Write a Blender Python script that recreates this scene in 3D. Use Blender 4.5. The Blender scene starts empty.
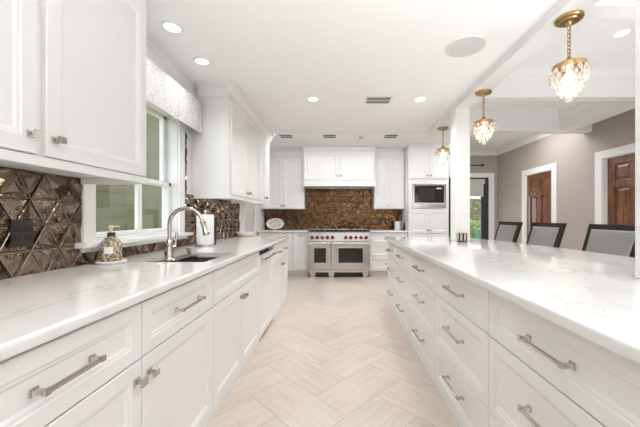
import bpy, bmesh, math, random
from mathutils import Vector, Matrix
random.seed(7)
S = bpy.context.scene
COL = S.collection
PI = math.pi

# ------------------------------------------------------------------ camera
cd = bpy.data.cameras.new('camera'); cam = bpy.data.objects.new('camera', cd); COL.objects.link(cam)
cam.location = (0, 0, 1.19); cam.rotation_euler = (PI / 2, 0, 0)
cd.sensor_width = 36; cd.lens = 300 / 640 * 36; cd.shift_x = -19 / 640; cd.shift_y = 3.5 / 640
cd.clip_start = 0.02
S.camera = cam

# ------------------------------------------------------------------ world, sun, large lights, exposure
w = bpy.data.worlds.new('world'); S.world = w; w.use_nodes = True
bgn = w.node_tree.nodes['Background']
bgn.inputs[0].default_value = (0.80, 0.90, 1.0, 1); bgn.inputs[1].default_value = 4.0

def lamp(name, kind, loc, energy, color=(1, 1, 1), rot=(0, 0, 0), **kw):
    l = bpy.data.lights.new(name, kind); l.energy = energy; l.color = color
    for k, v in kw.items(): setattr(l, k, v)
    o = bpy.data.objects.new(name, l); COL.objects.link(o); o.location = loc; o.rotation_euler = rot
    return o
lamp('sun', 'SUN', (6, 12, 10), 9.0, (1, 0.95, 0.85), (math.radians(40), 0, math.radians(150)), angle=0.02)
# added unseen area lamps that brighten the rooms
lamp('rear_fill', 'AREA', (0.0, -1.7, 1.6), 6, (.95, .975, 1), (PI / 2, 0, 0), shape='RECTANGLE', size=2.6, size_y=1.5)  # added frontal fill standing before the closed rear wall
lamp('rear_up_fill', 'AREA', (0.7, -1.0, 0.8), 104, (.94, .97, 1), (PI - 0.32, 0, 0), shape='RECTANGLE', size=1.4, size_y=1.2, spread=math.radians(110))  # added upward fill that brightens the kitchen ceiling
lamp('dining_rear_fill', 'AREA', (3.0, -1.7, 1.4), 22, (.95, .975, 1), (PI / 2, 0, 0), shape='RECTANGLE', size=1.4, size_y=1.6)  # added fill for the dining walls; no window stands there
lamp('dining_up_fill', 'AREA', (2.65, 0.5, 0.4), 46, (.95, .975, 1), (PI - 0.5, 0, 0), shape='RECTANGLE', size=1.2, size_y=1.2)  # added low upward fill for the dining ceiling and beams
lamp('range_fill', 'AREA', (0.2, 4.93, 2.632), 46, (.97, .985, 1), (0, 0, 0), shape='RECTANGLE', size=2.4, size_y=.5)  # added fill over the range zone, hidden behind the cross beam
lamp('dining_far_fill', 'AREA', (2.9, 5.15, 2.76), 30, (.97, .985, 1), (0, 0, 0), shape='RECTANGLE', size=1.4, size_y=0.9)  # added fill for the far dining wall, out of view behind the beam

vs = S.view_settings
S.display_settings.display_device = 'sRGB'
vs.view_transform = 'Standard'; vs.look = 'None'; vs.gamma = 1; vs.use_curve_mapping = False
vs.exposure = -0.37

# ------------------------------------------------------------------ materials
M = {}
def mat(name, color=(0.8, 0.8, 0.8), rough=0.5, metal=0.0, emit=None, es=0.0, trans=0.0, spec=0.5, coat=0.0):
    m = bpy.data.materials.new(name); m.use_nodes = True
    b = m.node_tree.nodes['Principled BSDF']
    b.inputs['Base Color'].default_value = (*color, 1)
    b.inputs['Roughness'].default_value = rough
    b.inputs['Metallic'].default_value = metal
    b.inputs['Specular IOR Level'].default_value = spec
    b.inputs['Transmission Weight'].default_value = trans
    b.inputs['Coat Weight'].default_value = coat
    if emit:
        b.inputs['Emission Color'].default_value = (*emit, 1); b.inputs['Emission Strength'].default_value = es
    M[name] = m
    return m
def nt(m): return m.node_tree.nodes, m.node_tree.links, m.node_tree.nodes['Principled BSDF']
def ramp(N, stops):
    r = N.new('ShaderNodeValToRGB')
    e = r.color_ramp.elements
    while len(e) < len(stops): e.new(0.5)
    for i, (p, c) in enumerate(stops): e[i].position = p; e[i].color = (*c, 1)
    return r
def objcoord(N, L, scale=(1, 1, 1), rot=(0, 0, 0)):
    t = N.new('ShaderNodeTexCoord'); mp = N.new('ShaderNodeMapping')
    mp.inputs['Scale'].default_value = scale; mp.inputs['Rotation'].default_value = rot
    L.new(t.outputs['Object'], mp.inputs[0]); return mp
def noise(N, L, mp, scale, detail=4, rough=0.5, dist=0.0):
    n = N.new('ShaderNodeTexNoise'); n.inputs['Scale'].default_value = scale; n.inputs['Detail'].default_value = detail
    n.inputs['Roughness'].default_value = rough; n.inputs['Distortion'].default_value = dist
    L.new(mp.outputs[0], n.inputs['Vector']); return n
def bump(N, L, b, src, strength, dist=0.01):
    bp = N.new('ShaderNodeBump'); bp.inputs['Strength'].default_value = strength; bp.inputs['Distance'].default_value = dist
    L.new(src, bp.inputs['Height']); L.new(bp.outputs[0], b.inputs['Normal']); return bp

def noisy(name, c0, c1, scale, rough, stretch=(1, 1, 1), b_str=0.0, metal=0.0, lo=0.35, hi=0.65, dist=0.0, **kw):
    m = mat(name, c0, rough, metal, **kw); N, L, b = nt(m)
    mp = objcoord(N, L, stretch); n = noise(N, L, mp, scale, 5, 0.55, dist)
    r = ramp(N, [(lo, c0), (hi, c1)]); L.new(n.outputs[0], r.inputs[0]); L.new(r.outputs[0], b.inputs['Base Color'])
    if b_str: bump(N, L, b, n.outputs[0], b_str)
    return m

noisy('cabinet_paint', (0.82, 0.815, 0.805), (0.835, 0.83, 0.82), 3, 0.32)
noisy('trim_paint', (0.84, 0.837, 0.83), (0.855, 0.852, 0.845), 3, 0.35)
noisy('ceiling_paint', (0.90, 0.897, 0.89), (0.905, 0.902, 0.895), 2, 0.8)
noisy('white_wall', (0.78, 0.77, 0.75), (0.80, 0.79, 0.77), 2, 0.7)
noisy('taupe_wall', (0.43, 0.375, 0.345), (0.44, 0.385, 0.355), 2, 0.75)
mat('nickel', (0.58, 0.555, 0.52), 0.10, 1.0)
mat('chrome', (0.70, 0.69, 0.67), 0.12, 1.0)
noisy('stainless', (0.46, 0.445, 0.43), (0.56, 0.54, 0.52), 6, 0.2, (1, 1, 40), 0.02, 1.0)
mat('sink_steel', (0.13, 0.125, 0.118), 0.45, 0.7)
mat('black_metal', (0.015, 0.014, 0.013), 0.4)
mat('black_glass', (0.012, 0.011, 0.011), 0.05)
mat('dark_gap', (0.01, 0.01, 0.01), 0.8)
mat('red_knob', (0.22, 0.012, 0.012), 0.25)
noisy('brass', (0.54, 0.37, 0.18), (0.46, 0.31, 0.14), 8, 0.28, metal=1.0)
mat('lamp_lens', (1, 1, 1), 0.4, emit=(1, 0.96, 0.9), es=5)
mat('bulb', (1, 0.9, 0.75), 0.4, emit=(1, 0.86, 0.66), es=6)
mat('strip_lens', (1, 1, 1), 0.4, emit=(1, 0.90, 0.75), es=20)
mat('speaker_grille', (0.64, 0.635, 0.62), 0.7)
mat('crystal', (1.0, 0.97, 0.93), 0.03, trans=0.6, spec=0.9)
mat('outlet_bronze', (0.035, 0.026, 0.024), 0.35)
mat('white_ceramic', (0.82, 0.81, 0.78), 0.12)
mat('cream_ceramic', (0.78, 0.72, 0.62), 0.15)
mat('white_plastic', (0.85, 0.85, 0.84), 0.3)
mat('paper', (0.88, 0.88, 0.87), 0.9)
mat('cream_pump', (0.80, 0.74, 0.58), 0.35)
noisy('dark_wood', (0.016, 0.010, 0.008), (0.026, 0.017, 0.013), 9, 0.45, (1, 1, 12), spec=0.2)
noisy('grey_fabric', (0.24, 0.235, 0.225), (0.31, 0.305, 0.29), 90, 0.9, (1, 1, 3), 0.15)
mat('door_charcoal', (0.045, 0.045, 0.047), 0.45)
mat('shade_fabric', (0.60, 0.59, 0.56), 0.9)
mat('grass_blade', (0.22, 0.32, 0.06), 0.8)
noisy('lawn', (0.22, 0.28, 0.06), (0.36, 0.40, 0.12), 3, 0.9)
noisy('foliage', (0.06, 0.12, 0.02), (0.22, 0.30, 0.06), 6, 0.7)
noisy('bark', (0.10, 0.07, 0.045), (0.17, 0.12, 0.08), 12, 0.9, (4, 4, 1), 0.4)
noisy('fence_wood', (0.10, 0.075, 0.05), (0.15, 0.11, 0.08), 5, 0.85, (8, 8, 1))
mat('teal_plastic', (0.03, 0.13, 0.115), 0.4)
mat('door_grey', (0.58, 0.58, 0.57), 0.4)  # greyer than the white casing around the slab
mat('marble_tray', (0.80, 0.79, 0.77), 0.25)

# stone worktop with faint veins
m = mat('quartz', rough=0.12, coat=0.3); N, L, b = nt(m)
mp = objcoord(N, L, (1.0, 0.55, 1), (0, 0, 0.5))
n1 = noise(N, L, mp, 1.6, 7, 0.6, 1.3)
r1 = ramp(N, [(0.0, (0.775, 0.768, 0.755)), (0.475, (0.765, 0.758, 0.745)), (0.5, (0.60, 0.59, 0.57)), (0.515, (0.76, 0.753, 0.74)), (1, (0.785, 0.778, 0.765))])
n2 = noise(N, L, mp, 0.9, 3, 0.5, 0.6)
r2 = ramp(N, [(0.42, (0, 0, 0)), (0.62, (1, 1, 1))])
mx = N.new('ShaderNodeMixRGB'); mx.inputs[1].default_value = (0.775, 0.768, 0.755, 1)
L.new(n1.outputs[0], r1.inputs[0]); L.new(n2.outputs[0], r2.inputs[0]); L.new(r2.outputs[0], mx.inputs[0])
L.new(r1.outputs[0], mx.inputs[2]); L.new(mx.outputs[0], b.inputs['Base Color'])

# bronze glazed relief tile
m = mat('bronze_tile', (0.2, 0.14, 0.1), 0.07, 0.92); N, L, b = nt(m)
mp = objcoord(N, L); g = N.new('ShaderNodeNewGeometry')
r = ramp(N, [(0, (0.13, 0.092, 0.07)), (0.5, (0.22, 0.162, 0.125)), (1, (0.30, 0.23, 0.18))])
L.new(g.outputs['Random Per Island'], r.inputs[0]); L.new(r.outputs[0], b.inputs['Base Color'])
n = noise(N, L, mp, 11, 2, 0.4, 0.8); bump(N, L, b, n.outputs[0], 0.5, 0.02)
# same bronze tile behind the range, warm lamp light put into its colour
m = mat('warm_lit_tile', (0.2, 0.14, 0.1), 0.07, 0.92); N, L, b = nt(m)
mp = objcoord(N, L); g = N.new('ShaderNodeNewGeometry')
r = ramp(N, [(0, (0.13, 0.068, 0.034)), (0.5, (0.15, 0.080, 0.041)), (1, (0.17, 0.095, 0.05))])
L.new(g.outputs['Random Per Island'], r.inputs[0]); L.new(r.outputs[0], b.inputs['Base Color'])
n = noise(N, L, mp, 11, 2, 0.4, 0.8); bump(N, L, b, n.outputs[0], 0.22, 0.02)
mat('glint_grout', (0.42, 0.27, 0.15), 0.3, 0.8)  # golden edge glints put into a brighter grout colour
mat('bronze_grout', (0.30, 0.23, 0.18), 0.3, 0.7)

# porcelain floor planks
m = mat('floor_tile', rough=0.22); N, L, b = nt(m)
mp = objcoord(N, L); g = N.new('ShaderNodeNewGeometry')
vm = N.new('ShaderNodeVectorMath'); vm.operation = 'ADD'; sc = N.new('ShaderNodeVectorMath'); sc.operation = 'SCALE'
uvn = N.new('ShaderNodeUVMap'); uvn.uv_map = 'UVMap'
cmb = N.new('ShaderNodeCombineXYZ'); L.new(g.outputs['Random Per Island'], cmb.inputs[2])
sc.inputs['Scale'].default_value = 30; L.new(cmb.outputs[0], sc.inputs[0]); L.new(uvn.outputs[0], vm.inputs[0]); L.new(sc.outputs[0], vm.inputs[1])
mp2 = N.new('ShaderNodeMapping'); mp2.inputs['Scale'].default_value = (1.2, 7, 1); L.new(vm.outputs[0], mp2.inputs[0])
n = noise(N, L, mp2, 2.6, 6, 0.6, 0.8)
r = ramp(N, [(0.25, (0.545, 0.455, 0.38)), (0.5, (0.615, 0.53, 0.46)), (0.75, (0.655, 0.575, 0.51))])
L.new(n.outputs[0], r.inputs[0])
hv = N.new('ShaderNodeHueSaturation'); mr = N.new('ShaderNodeMapRange')
mr.inputs[3].default_value = 0.95; mr.inputs[4].default_value = 1.03
L.new(g.outputs['Random Per Island'], mr.inputs[0]); L.new(mr.outputs[0], hv.inputs['Value']); L.new(r.outputs[0], hv.inputs['Color'])
L.new(hv.outputs[0], b.inputs['Base Color'])
mat('floor_grout', (0.36, 0.29, 0.24), 0.8)

# stained door wood
m = mat('door_wood', rough=0.22, coat=0.4); N, L, b = nt(m)
mp = objcoord(N, L, (6, 6, 0.7)); n = noise(N, L, mp, 5, 7, 0.65, 0.8)
r = ramp(N, [(0.3, (0.075, 0.026, 0.011)), (0.5, (0.175, 0.068, 0.028)), (0.72, (0.30, 0.13, 0.058))])
L.new(n.outputs[0], r.inputs[0]); L.new(r.outputs[0], b.inputs['Base Color'])

# olive lap siding of the porch
m = mat('olive_siding', rough=0.7); N, L, b = nt(m)
mp = objcoord(N, L, (1, 1, 6)); n = noise(N, L, mp, 2, 3)
r = ramp(N, [(0.3, (0.046, 0.048, 0.014)), (0.7, (0.060, 0.062, 0.020))]); L.new(n.outputs[0], r.inputs[0]); L.new(r.outputs[0], b.inputs['Base Color'])

# valance cloth: white with a pale grey leafy print
m = mat('valance_cloth', rough=0.9); N, L, b = nt(m)
mp = objcoord(N, L, (1, 1, 0.7)); n = noise(N, L, mp, 26, 4, 0.6, 2.0)
r = ramp(N, [(0.44, (0.74, 0.74, 0.74)), (0.50, (0.42, 0.42, 0.43)), (0.56, (0.74, 0.74, 0.74))])
L.new(n.outputs[0], r.inputs[0]); L.new(r.outputs[0], b.inputs['Base Color'])

# soap bottle: glass printed with gold flowers
m = mat('soap_print', rough=0.12); N, L, b = nt(m)
mp = objcoord(N, L, (1, 1, 1)); v = N.new('ShaderNodeTexVoronoi'); v.inputs['Scale'].default_value = 75; L.new(mp.outputs[0], v.inputs['Vector'])
r = ramp(N, [(0.12, (0.10, 0.065, 0.02)), (0.40, (0.27, 0.19, 0.085)), (0.65, (0.58, 0.52, 0.42))]); L.new(v.outputs['Distance'], r.inputs[0]); L.new(r.outputs[0], b.inputs['Base Color'])

# platter: cream with dark painted motif along its middle band
m = mat('platter_paint', rough=0.15); N, L, b = nt(m)
mp = objcoord(N, L); n = noise(N, L, mp, 26, 3, 0.6, 1.0)
r = ramp(N, [(0.36, (0.14, 0.14, 0.09)), (0.46, (0.76, 0.73, 0.66))]); L.new(n.outputs[0], r.inputs[0]); L.new(r.outputs[0], b.inputs['Base Color'])

# window glass
m = bpy.data.materials.new('window_glass'); m.use_nodes = True; N = m.node_tree.nodes; L = m.node_tree.links
for x in list(N):
    if x.type == 'BSDF_PRINCIPLED': N.remove(x)
out = [x for x in N if x.type == 'OUTPUT_MATERIAL'][0]
tr = N.new('ShaderNodeBsdfTransparent'); gl = N.new('ShaderNodeBsdfGlossy'); gl.inputs['Roughness'].default_value = 0.02
fr = N.new('ShaderNodeFresnel'); gg = N.new('ShaderNodeNewGeometry'); im = N.new('ShaderNodeMapRange')
im.inputs[3].default_value = 1.5; im.inputs[4].default_value = 1 / 1.5; L.new(gg.outputs['Backfacing'], im.inputs[0]); L.new(im.outputs[0], fr.inputs[0])
ms = N.new('ShaderNodeMixShader')
L.new(fr.outputs[0], ms.inputs[0]); L.new(tr.outputs[0], ms.inputs[1]); L.new(gl.outputs[0], ms.inputs[2]); L.new(ms.outputs[0], out.inputs[0])
M['window_glass'] = m

# ------------------------------------------------------------------ mesh helpers
W = {}          # world offset of each object's own coordinates

class MB:
    def __init__(s): s.bm = bmesh.new()
    def box(s, x0, x1, y0, y1, z0, z1, bev=0.0, seg=2):
        r = bmesh.ops.create_cube(s.bm, size=1.0)
        vsx = r['verts']
        for v in vsx:
            v.co = Vector((x0 + (v.co.x + .5) * (x1 - x0), y0 + (v.co.y + .5) * (y1 - y0), z0 + (v.co.z + .5) * (z1 - z0)))
        if bev:
            es = list({e for v in vsx for e in v.link_edges})
            bmesh.ops.bevel(s.bm, geom=es, offset=bev, segments=seg, profile=0.5, affect='EDGES', clamp_overlap=True)
        return s
    def obox(s, c, u, v, n, hu, hv, hn, bev=0.0):
        c = Vector(c); u = Vector(u).normalized(); v = Vector(v).normalized(); n = Vector(n).normalized()
        r = bmesh.ops.create_cube(s.bm, size=2.0); vsx = r['verts']
        for q in vsx: q.co = c + u * q.co.x * hu + v * q.co.y * hv + n * q.co.z * hn
        if bev:
            es = list({e for q in vsx for e in q.link_edges})
            bmesh.ops.bevel(s.bm, geom=es, offset=bev, segments=2, profile=0.5, affect='EDGES', clamp_overlap=True)
        return s
    def loft(s, rings, cap0=True, cap1=True, closed=True):
        R = [[s.bm.verts.new(p) for p in ring] for ring in rings]
        k = len(R[0])
        for a, b_ in zip(R, R[1:]):
            for i in range(k if closed else k - 1):
                j = (i + 1) % k
                try: s.bm.faces.new((a[i], a[j], b_[j], b_[i]))
                except ValueError: pass
        if cap0: s.bm.faces.new(list(reversed(R[0])))
        if cap1: s.bm.faces.new(R[-1])
        return s
    def tube(s, pts, r, seg=12, cap=True):
        pts = [Vector(p) for p in pts]; rs = r if isinstance(r, (list, tuple)) else [r] * len(pts)
        t0 = (pts[1] - pts[0]).normalized()
        a = t0.orthogonal().normalized(); rings = []
        for i, p in enumerate(pts):
            if i == 0: t = pts[1] - pts[0]
            elif i == len(pts) - 1: t = pts[-1] - pts[-2]
            else: t = (pts[i + 1] - pts[i]).normalized() + (pts[i] - pts[i - 1]).normalized()
            t.normalize(); a = (a - t * a.dot(t)).normalized(); b_ = t.cross(a)
            rings.append([p + (a * math.cos(2 * PI * k / seg) + b_ * math.sin(2 * PI * k / seg)) * rs[i] for k in range(seg)])
        return s.loft(rings, cap, cap)
    def lathe(s, prof, c, axis=(0, 0, 1), seg=32, cap=True):
        c = Vector(c); ax = Vector(axis).normalized(); a = ax.orthogonal().normalized(); b_ = ax.cross(a)
        rings = [[c + ax * h + (a * math.cos(2 * PI * k / seg) + b_ * math.sin(2 * PI * k / seg)) * max(r, 1e-4) for k in range(seg)] for r, h in prof]
        return s.loft(rings, cap, cap)
    def torus(s, c, axis, R, r, seg=24, sub=8, stretch=None):
        c = Vector(c); ax = Vector(axis).normalized(); a = ax.orthogonal().normalized(); b_ = ax.cross(a)
        if stretch: a = Vector(stretch[0]).normalized(); b_ = ax.cross(a)
        rings = []
        for i in range(seg + 1):
            t = 2 * PI * i / seg; d = a * math.cos(t) * (stretch[1] if stretch else 1) + b_ * math.sin(t)
            rings.append([c + d * R + (d.normalized() * math.cos(2 * PI * k / sub) + ax * math.sin(2 * PI * k / sub)) * r for k in range(sub)])
        return s.loft(rings, False, False)
    def extrude(s, poly, d):
        d = Vector(d); return s.loft([[Vector(p) for p in poly], [Vector(p) + d for p in poly]])
    def panel(s, o, u, v, n, wd, ht, t=0.02, f=0.058, deep=0.011, raised=False):
        o = Vector(o); u = Vector(u); v = Vector(v); n = Vector(n)
        f = min(f, wd * 0.3, ht * 0.3)
        pr = [(0, 0), (0, t - 0.003), (0.003, t), (f, t), (f + 0.004, t - 0.004), (f + 0.013, t - 0.005), (f + 0.021, t - deep)]
        if raised: pr += [(f + 0.03, t - deep), (f + 0.055, t - 0.003)]
        rings = []
        for i, h in pr:
            rings.append([o + u * i + v * i + n * h, o + u * (wd - i) + v * i + n * h, o + u * (wd - i) + v * (ht - i) + n * h, o + u * i + v * (ht - i) + n * h])
        return s.loft(rings)
    def build(s, name, material, parent=None, smooth=False, off=None):
        bmesh.ops.recalc_face_normals(s.bm, faces=s.bm.faces[:])
        o_ = Vector(W[parent.name]) if parent else Vector(off or (0, 0, 0))
        for v in s.bm.verts: v.co -= o_
        me = bpy.data.meshes.new(name); s.bm.to_mesh(me); s.bm.free()
        o = bpy.data.objects.new(name, me); COL.objects.link(o)
        me.materials.append(M[material] if isinstance(material, str) else material)
        if smooth:
            for p in me.polygons: p.use_smooth = True
            try: me.set_sharp_from_angle(angle=math.radians(38))
            except Exception: pass
        if parent: o.parent = parent; W[o.name] = tuple(o_)
        else: o.location = o_; W[o.name] = tuple(o_)
        return o

def tag(o, label=None, cat=None, group=None, kind=None):
    if label: o['label'] = label
    if cat: o['category'] = cat
    if group: o['group'] = group
    if kind: o['kind'] = kind
    return o
def thing(name, loc, label, cat, group=None):
    o = bpy.data.objects.new(name, None); COL.objects.link(o); o.location = loc; o.empty_display_size = 0.1
    W[o.name] = tuple(loc); return tag(o, label, cat, group)
def struct(name, mb, material, smooth=False): return tag(mb.build(name, material, smooth=smooth), kind='structure')
def copy_tree(o, loc, label=None):
    c = o.copy(); COL.objects.link(c); c.location = loc; W[c.name] = tuple(loc)
    if label: c['label'] = label
    def rec(src, dst):
        for ch in [x for x in COL.objects if x.parent == src]:
            d = ch.copy(); COL.objects.link(d); d.parent = dst; W[d.name] = W[dst.name]
            rec(ch, d)
    rec(o, c)
    return c

# ------------------------------------------------------------------ room shell
XL, CT = -1.48, 0.915
YB, YD, XR = 6.68, 7.20, 3.80
ZK, ZR, ZD, ZB = 2.50, 2.64, 2.78, 2.48

# floor of herringbone planks
fb = bmesh.new(); uvl = fb.loops.layers.uv.new('UVMap')
TW = 0.297; u2 = Vector((1, 1, 0)) / math.sqrt(2); v2 = Vector((-1, 1, 0)) / math.sqrt(2); o2 = Vector((0.045, 1.79, 0))
def tile(i, j, a, b_):
    g_ = 0.0018 / TW
    cs = [(i + g_, j + g_), (i + a - g_, j + g_), (i + a - g_, j + b_ - g_), (i + g_, j + b_ - g_)]
    P = [o2 + u2 * x * TW + v2 * y * TW for x, y in cs]
    c = sum(P, Vector()) / 4
    if not (-1.9 < c.x < 4.1 and -2.3 < c.y < 7.5): return
    f = fb.faces.new([fb.verts.new(p) for p in P])
    for lp, (x, y) in zip(f.loops, [(0, 0), (a, 0), (a, b_), (0, b_)]):
        lp[uvl].uv = (x * TW, y * TW) if a > b_ else (y * TW, x * TW)
for i in range(-26, 40):
    for j in range(-26, 40):
        d = (i - j) % 4
        if d == 0: tile(i, j, 2, 1)
        elif d == 3: tile(i, j, 1, 2)
me = bpy.data.meshes.new('floor'); fb.to_mesh(me); fb.free(); me.materials.append(M['floor_tile'])
fo = bpy.data.objects.new('floor', me); COL.objects.link(fo); tag(fo, kind='structure'); W[fo.name] = (0, 0, 0)
gr = MB().box(-1.75, 3.95, -2.1, 7.35, -0.08, -0.0015).build('grout_bed', 'floor_grout', fo); gr['kind'] = 'structure'

# left wall with the window opening
WY0, WY1, WZ0, WZ1 = 1.79, 2.76, 1.045, 2.12
lw = MB()
lw.box(XL - .14, XL, -2.1, WY0, 0, ZK).box(XL - .14, XL, WY1, 4.70, 0, ZK).box(XL - .14, XL, WY0, WY1, 0, WZ0).box(XL - .14, XL, WY0, WY1, WZ1, ZK)
struct('wall_left', lw, 'white_wall')
struct('wall_left_far', MB().box(-1.80, -1.66, 4.70, YB, 0, ZR + .1).box(-1.80, XL - .14, 4.56, 4.70, 0, ZR + .1), 'white_wall')
struct('wall_range', MB().box(-1.80, 2.55, YB, YB + .12, 0, ZR + .1), 'white_wall')
struct('wall_partition', MB().box(2.49, 2.59, 5.95, YD, 0, ZD), 'white_wall')
DX0, DX1, DZ = 2.70, 3.60, 2.15
struct('wall_dining', MB().box(2.49, DX0 - .0, YD, YD + .14, 0, ZD).box(DX1, XR + .14, YD, YD + .14, 0, ZD).box(DX0, DX1, YD, YD + .14, DZ, ZD), 'taupe_wall')
rw = MB()
doors = [(5.335, 6.10), (3.53, 4.325)]
y0 = -2.1
for a, b_ in sorted(doors):
    rw.box(XR, XR + .14, y0, a, 0, ZD); rw.box(XR, XR + .14, a, b_, 2.035, ZD); y0 = b_
rw.box(XR, XR + .14, y0, YD + .14, 0, ZD)
struct('wall_right', rw, 'taupe_wall')
struct('wall_rear', MB().box(XL - .14, XR + .14, -2.1, -1.98, 0, ZD), 'white_wall')

struct('ceiling', MB().box(XL - .14, 1.33, -2.1, 4.66, ZK, ZD + .15), 'ceiling_paint')
struct('ceiling_range', MB().box(-1.80, 2.20, 4.66, YB, ZR, ZD + .15), 'ceiling_paint')
struct('ceiling_dining', MB().box(1.48, XR + .14, -2.1, 4.66, ZD, ZD + .15).box(2.20, XR + .14, 4.66, YD + .14, ZD, ZD + .15), 'ceiling_paint')
# beams
struct('trim_1', MB().box(1.335, 1.497, -1.98, 4.62, 2.434, ZD).box(1.328, 1.336, -1.98, 4.5, 2.49, ZK), 'trim_paint')       # long beam over the island
struct('trim_2', MB().box(XL, 1.33, 4.50, 4.665, ZK - .012, ZK + .01).box(1.33, XR, 4.50, 4.66, ZB, ZD), 'trim_paint')
struct('trim_3', MB().box(1.49, XR, 3.225, 3.345, ZB, ZD).box(1.49, XR, 1.83, 1.955, ZB, ZD), 'trim_paint')
def crown(name, pts, d0, zt, drop=0.10, proj=0.08, material='trim_paint'):
    """stepped crown profile swept along +axis; pts = (start, end) on the wall line, d0 = outward direction"""
    a, b_ = Vector(pts[0]), Vector(pts[1]); d0 = Vector(d0)
    pr = [(0, -drop), (0.012, -drop), (0.016, -drop + .018), (0.03, -drop + .03), (proj * .62, -.034), (proj - .012, -.02), (proj, -.016), (proj, 0), (0, 0)]
    mb = MB().extrude([a + d0 * p + Vector((0, 0, zt + h)) for p, h in pr], b_ - a)
    return mb
struct('trim_11', MB().box(3.31, 3.52, -1.98, 4.50, ZB + .003, ZD), 'trim_paint')
struct('trim_12', crown('', ((3.31, 3.345, 0), (3.31, 4.50, 0)), (-1, 0, 0), ZD, .12, .07), 'trim_paint')
struct('trim_4', crown('', ((XR, 4.66, 0), (XR, YD, 0)), (-1, 0, 0), ZD, .115, .10), 'trim_paint')
struct('trim_5', crown('', ((2.59, YD, 0), (XR, YD, 0)), (0, -1, 0), ZD, .115, .10), 'trim_paint')
struct('trim_6', crown('', ((XR, 3.345, 0), (XR, 4.50, 0)), (-1, 0, 0), ZD, .09, .10), 'trim_paint')
struct('trim_7', crown('', ((1.497, 3.225, 0), (3.31, 3.225, 0)), (0, -1, 0), ZD, .12, .07), 'trim_paint')
struct('trim_8', crown('', ((1.497, 4.50, 0), (3.31, 4.50, 0)), (0, -1, 0), ZD, .12, .07), 'trim_paint')
struct('trim_9', crown('', ((XL, 1.72, 0), (XL, 3.02, 0)), (1, 0, 0), ZK, .165, .065), 'trim_paint')
struct('trim_10', crown('', ((XR, 1.955, 0), (XR, 3.225, 0)), (-1, 0, 0), ZD, .09, .10), 'trim_paint')
bb = MB()
for a, b_ in ((-1.95, 3.41), (4.445, 5.215), (6.21, YD)): bb.box(XR - .016, XR, a, b_, 0, .13, .004)
struct('baseboard_right', bb, 'trim_paint')

# columns standing on the island
for yb, lab in ((3.42, 'white square column behind the small patterned candle holder on the island'), (1.19, 'white square column at the right edge of the photo on the island')):
    c = MB().box(1.329, 1.495, yb, yb + .16, CT + .001, 2.433, .006)
    o = c.build('column', 'trim_paint', off=(1.412, yb + .08, CT)); tag(o, lab, 'column', 'white columns on the island')

# ------------------------------------------------------------------ left window
wn = thing('window_1', (XL, (WY0 + WY1) / 2, WZ0), None, None); wn['kind'] = 'structure'
cz = MB()
cz.box(XL, XL + .022, 1.715, WY0 + .012, 1.035, WZ1 + .1, .004).box(XL, XL + .022, WY1 - .012, 2.84, 1.035, WZ1 + .1, .004).box(XL, XL + .022, WY0, WY1, WZ1 - .012, WZ1 + .1, .004)
cz.build('casing', 'trim_paint', wn)
jb = MB()
jb.box(XL - .14, XL, WY0, WY0 + .016, WZ0, WZ1).box(XL - .14, XL, WY1 - .016, WY1, WZ0, WZ1).box(XL - .14, XL, WY0, WY1, WZ1 - .016, WZ1).box(XL - .14, XL, WY0, WY1, WZ0, WZ0 + .012)
jb.build('jamb', 'trim_paint', wn)
MB().box(XL - .02, XL + .075, 1.67, 2.90, 1.012, 1.044, .01, 3).build('sill', 'trim_paint', wn, True)
MB().box(XL, XL + .03, 1.70, 2.87, .985, 1.012, .006).build('apron', 'trim_paint', wn)
def sash(z0, z1, x, a, b_, mull):
    mb = MB(); t = .035
    mb.box(x - .02, x + .02, a, a + .03, z0, z1, .004).box(x - .02, x + .02, b_ - .045, b_, z0, z1, .004)
    mb.box(x - .02, x + .02, a, b_, z0, z0 + t, .004).box(x - .02, x + .02, a, b_, z1 - t, z1, .004)
    mb.box(x - .014, x + .014, mull - .024, mull + .024, z0 + t, z1 - t, .003)
    f = mb.build('sash', 'trim_paint', wn)
    MB().box(x - .003, x + .003, a + .02, b_ - .03, z0 + .02, z1 - .02).build('pane', 'window_glass', f)
sash(WZ0 + .012, 1.50, XL - .075, WY0 + .006, WY1 - .016, 2.325)
sash(1.465, WZ1 - .016, XL - .118, WY0 + .006, WY1 - .016, 2.325)

# window valance
va = MB()
def vprof(y0, y1, n_=18, ph=0):
    rings = []
    for i in range(n_ + 1):
        t = i / n_; y = y0 + (y1 - y0) * t
        x = XL + .112 + .006 * math.sin(t * PI)
        rings.append([(x, y, 2.02), (x + .002, y, 2.18), (x, y, 2.325), (x - .012, y, 2.325), (x - .010, y, 2.18), (x - .012, y, 2.02)])
    va.loft(rings)
vprof(1.735, 2.555); vprof(2.561, 3.012)
va.box(XL + .03, XL + .11, 2.545, 2.57, 2.03, 2.325)
va.box(XL + .004, XL + .112, 1.735, 3.012, 2.31, 2.327).box(XL + .026, XL + .112, 1.735, 1.742, 2.02, 2.32)
tag(va.build('window_valance', 'valance_cloth', off=(XL + .1, 2.37, 2.02)), 'white valance with pale grey leafy print hung over the sink window', 'valance')

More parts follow.
